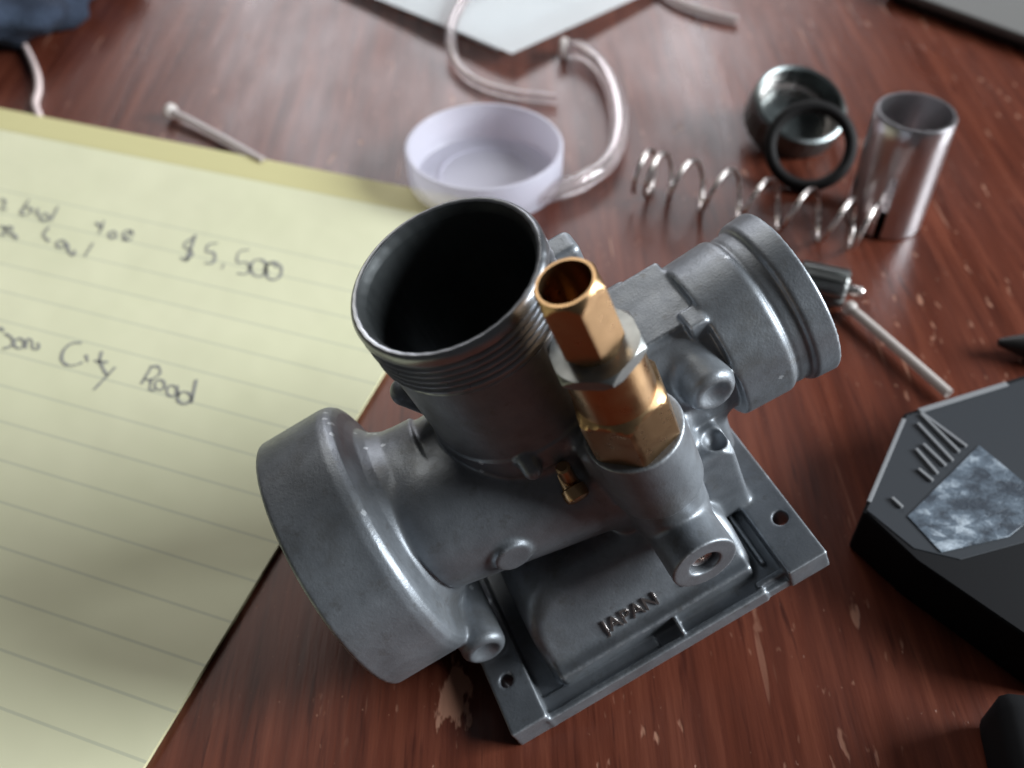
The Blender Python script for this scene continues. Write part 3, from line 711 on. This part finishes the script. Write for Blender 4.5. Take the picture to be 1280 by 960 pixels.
# black case at the right with ribs and a foil label
zt = 11.0
poly_px = [(1130, 516), (1078, 640), (1148, 700), (1330, 830), (1420, 640), (1300, 462)]
pb = [on_table(px, py, zt) for px, py in poly_px]; cc = Vector((sum(p[0] for p in pb) / 6, sum(p[1] for p in pb) / 6, 0))
case = thing('black_case', 'faceted black plastic case with raised ribs and a foil label at the right edge', 'case', cc)
loc2 = lambda px, py, z_=zt: Vector(on_table(px, py, z_)) - cc
bm = bmesh.new(); prism(bm, [loc2(*q)[:2] for q in poly_px][::-1], .05, zt, .7, 3); obj('shell', bm, black_shell, case, True, 25)
bm = bmesh.new(); prism(bm, [loc2(*q)[:2] for q in ((1133, 520), (1083, 638), (1142, 686), (1200, 700), (1420, 640), (1300, 468))][::-1], zt - .1, zt + .15, .1, 1); obj('face_plate', bm, black_plastic, case, False)
def strip(name, p, q, wd, z0, z1, m, bev=.2):
    p, q = Vector(p), Vector(q); d_ = (q - p); L_ = Vector((d_.x, d_.y)).length; bm = bmesh.new()
    box(bm, 0, L_, -wd / 2, wd / 2, z0, z1, bev, 2, Matrix.Translation((p.x, p.y, 0)) @ Matrix.Rotation(math.atan2(d_.y, d_.x), 4, 'Z'))
    return obj(name, bm, m, case, False)
strip('edge_highlight', loc2(1148, 515), loc2(1258, 481), 1.1, zt - .3, zt + .5, print_highlight)  # highlight along the chamfered top edge, put in as a pale strip
strip('edge_highlight', loc2(1130, 524), loc2(1086, 628), .8, zt - .3, zt + .25, print_highlight)  # same painted highlight down the left edge
ribs = [((1152, 519), (1207, 560)), ((1150, 519), (1198, 567)), ((1146, 531), (1190, 578)), ((1153, 557), (1181, 584)), ((1144, 563), (1171, 594)), ((1147, 588), (1165, 603)), ((1114, 624), (1127, 636))]
for p, q in ribs: strip('rib', loc2(*p), loc2(*q), .62, zt - .2, zt + .7, print_highlight, .15)
bm = bmesh.new(); lab = [loc2(*q, zt + .4) for q in ((1224, 556), (1134, 645), (1176, 690), (1262, 670), (1300, 640), (1290, 610))]
prism(bm, [p[:2] for p in lab][::-1], zt - .1, zt + .4, .12, 1); obj('foil_label', bm, foil, case, False)
for cx_, cy_ in ((1278, 548), (1266, 562), (1277, 577)):
    bm = bmesh.new(); p = loc2(cx_, cy_); lathe(bm, [(0, zt + .12), (.55, zt + .12), (.6, zt), (0, zt)], 14, Matrix.Translation((p.x, p.y, 0))); obj('printed_dot', bm, print_highlight, case)

# black tapered tip at the right edge
t0, t1 = Vector(on_table(1246, 428, 3.5)), Vector(on_table(1400, 446, 3.5))
d_ = t1 - t0; bm = bmesh.new(); MT = Matrix.Rotation(math.atan2(d_.y, d_.x), 4, 'Z') @ Matrix.Translation((0, 0, 3.6)) @ Matrix.Rotation(PI / 2, 4, 'Y')
lathe(bm, [(0, 0), (.8, .3), (1.6, 2.5), (2.7, 6), (3.4, 10), (3.5, 36), (0, 36)], 32, MT)
o = obj('marker_pen', bm, darkslab, None, True, 40); o.location = (t0.x * S, t0.y * S, 0)
setp(o, 'dark tapered pen tip poking in at the right edge above the black case', 'pen')
# dark rounded block in the bottom right corner
k0 = on_table(1292, 935, 6.0); bm = bmesh.new()
box(bm, -6.0, 24, -22, 6.5, .05, 12, 3.2, 4, Matrix.Rotation(math.radians(-8), 4, 'Z'))
o = obj('dark_block', bm, black_shell, None, True); o.location = (k0[0] * S, k0[1] * S, 0)
setp(o, 'dark rounded plastic block cut off by the bottom right corner', 'plastic block')

# grey slab top right with dark underside
q0, q1 = on_table(1150, -2, 5), on_table(1290, 49, 5); e = Vector(q1 - q0); an = math.atan2(e.y, e.x)
slab = thing('grey_slab', 'flat grey casing with dark underside in the top right corner', 'casing', (q0[0], q0[1], 0), an)
bm = bmesh.new(); box(bm, -14, 120, 0, 90, 2.5, 5.4, 1.0, 3); obj('top_cover', bm, greyslab, slab, True)
bm = bmesh.new(); box(bm, -13, 119, 2.0, 89, .05, 2.4, .4, 2); obj('base_cover', bm, darkslab, slab, True)

# denim bundle, top left
dc = np.array([-203., 348.]); bm = bmesh.new(); bmesh.ops.create_uvsphere(bm, u_segments=96, v_segments=64, radius=1)
for v_ in bm.verts:
    a = math.atan2(v_.co.y, v_.co.x); z_ = v_.co.z
    wr = 1 + .05 * math.sin(7 * a + 3 * z_) + .035 * math.sin(17 * a - 5 * z_) + .02 * math.sin(31 * a + 11 * z_)
    x, y = v_.co.x * 66 * wr, v_.co.y * 70 * wr
    v_.co = (x, y, max(.05, 12 + 22 * z_ * wr + 1.2 * math.sin(x * .31 + y * .17) + .8 * math.sin(y * .5)))
o = obj('denim_cloth', bm, denim); o.location = (dc[0] * S, dc[1] * S, 0)
setp(o, 'bunched dark blue denim cloth in the top left corner', 'cloth')
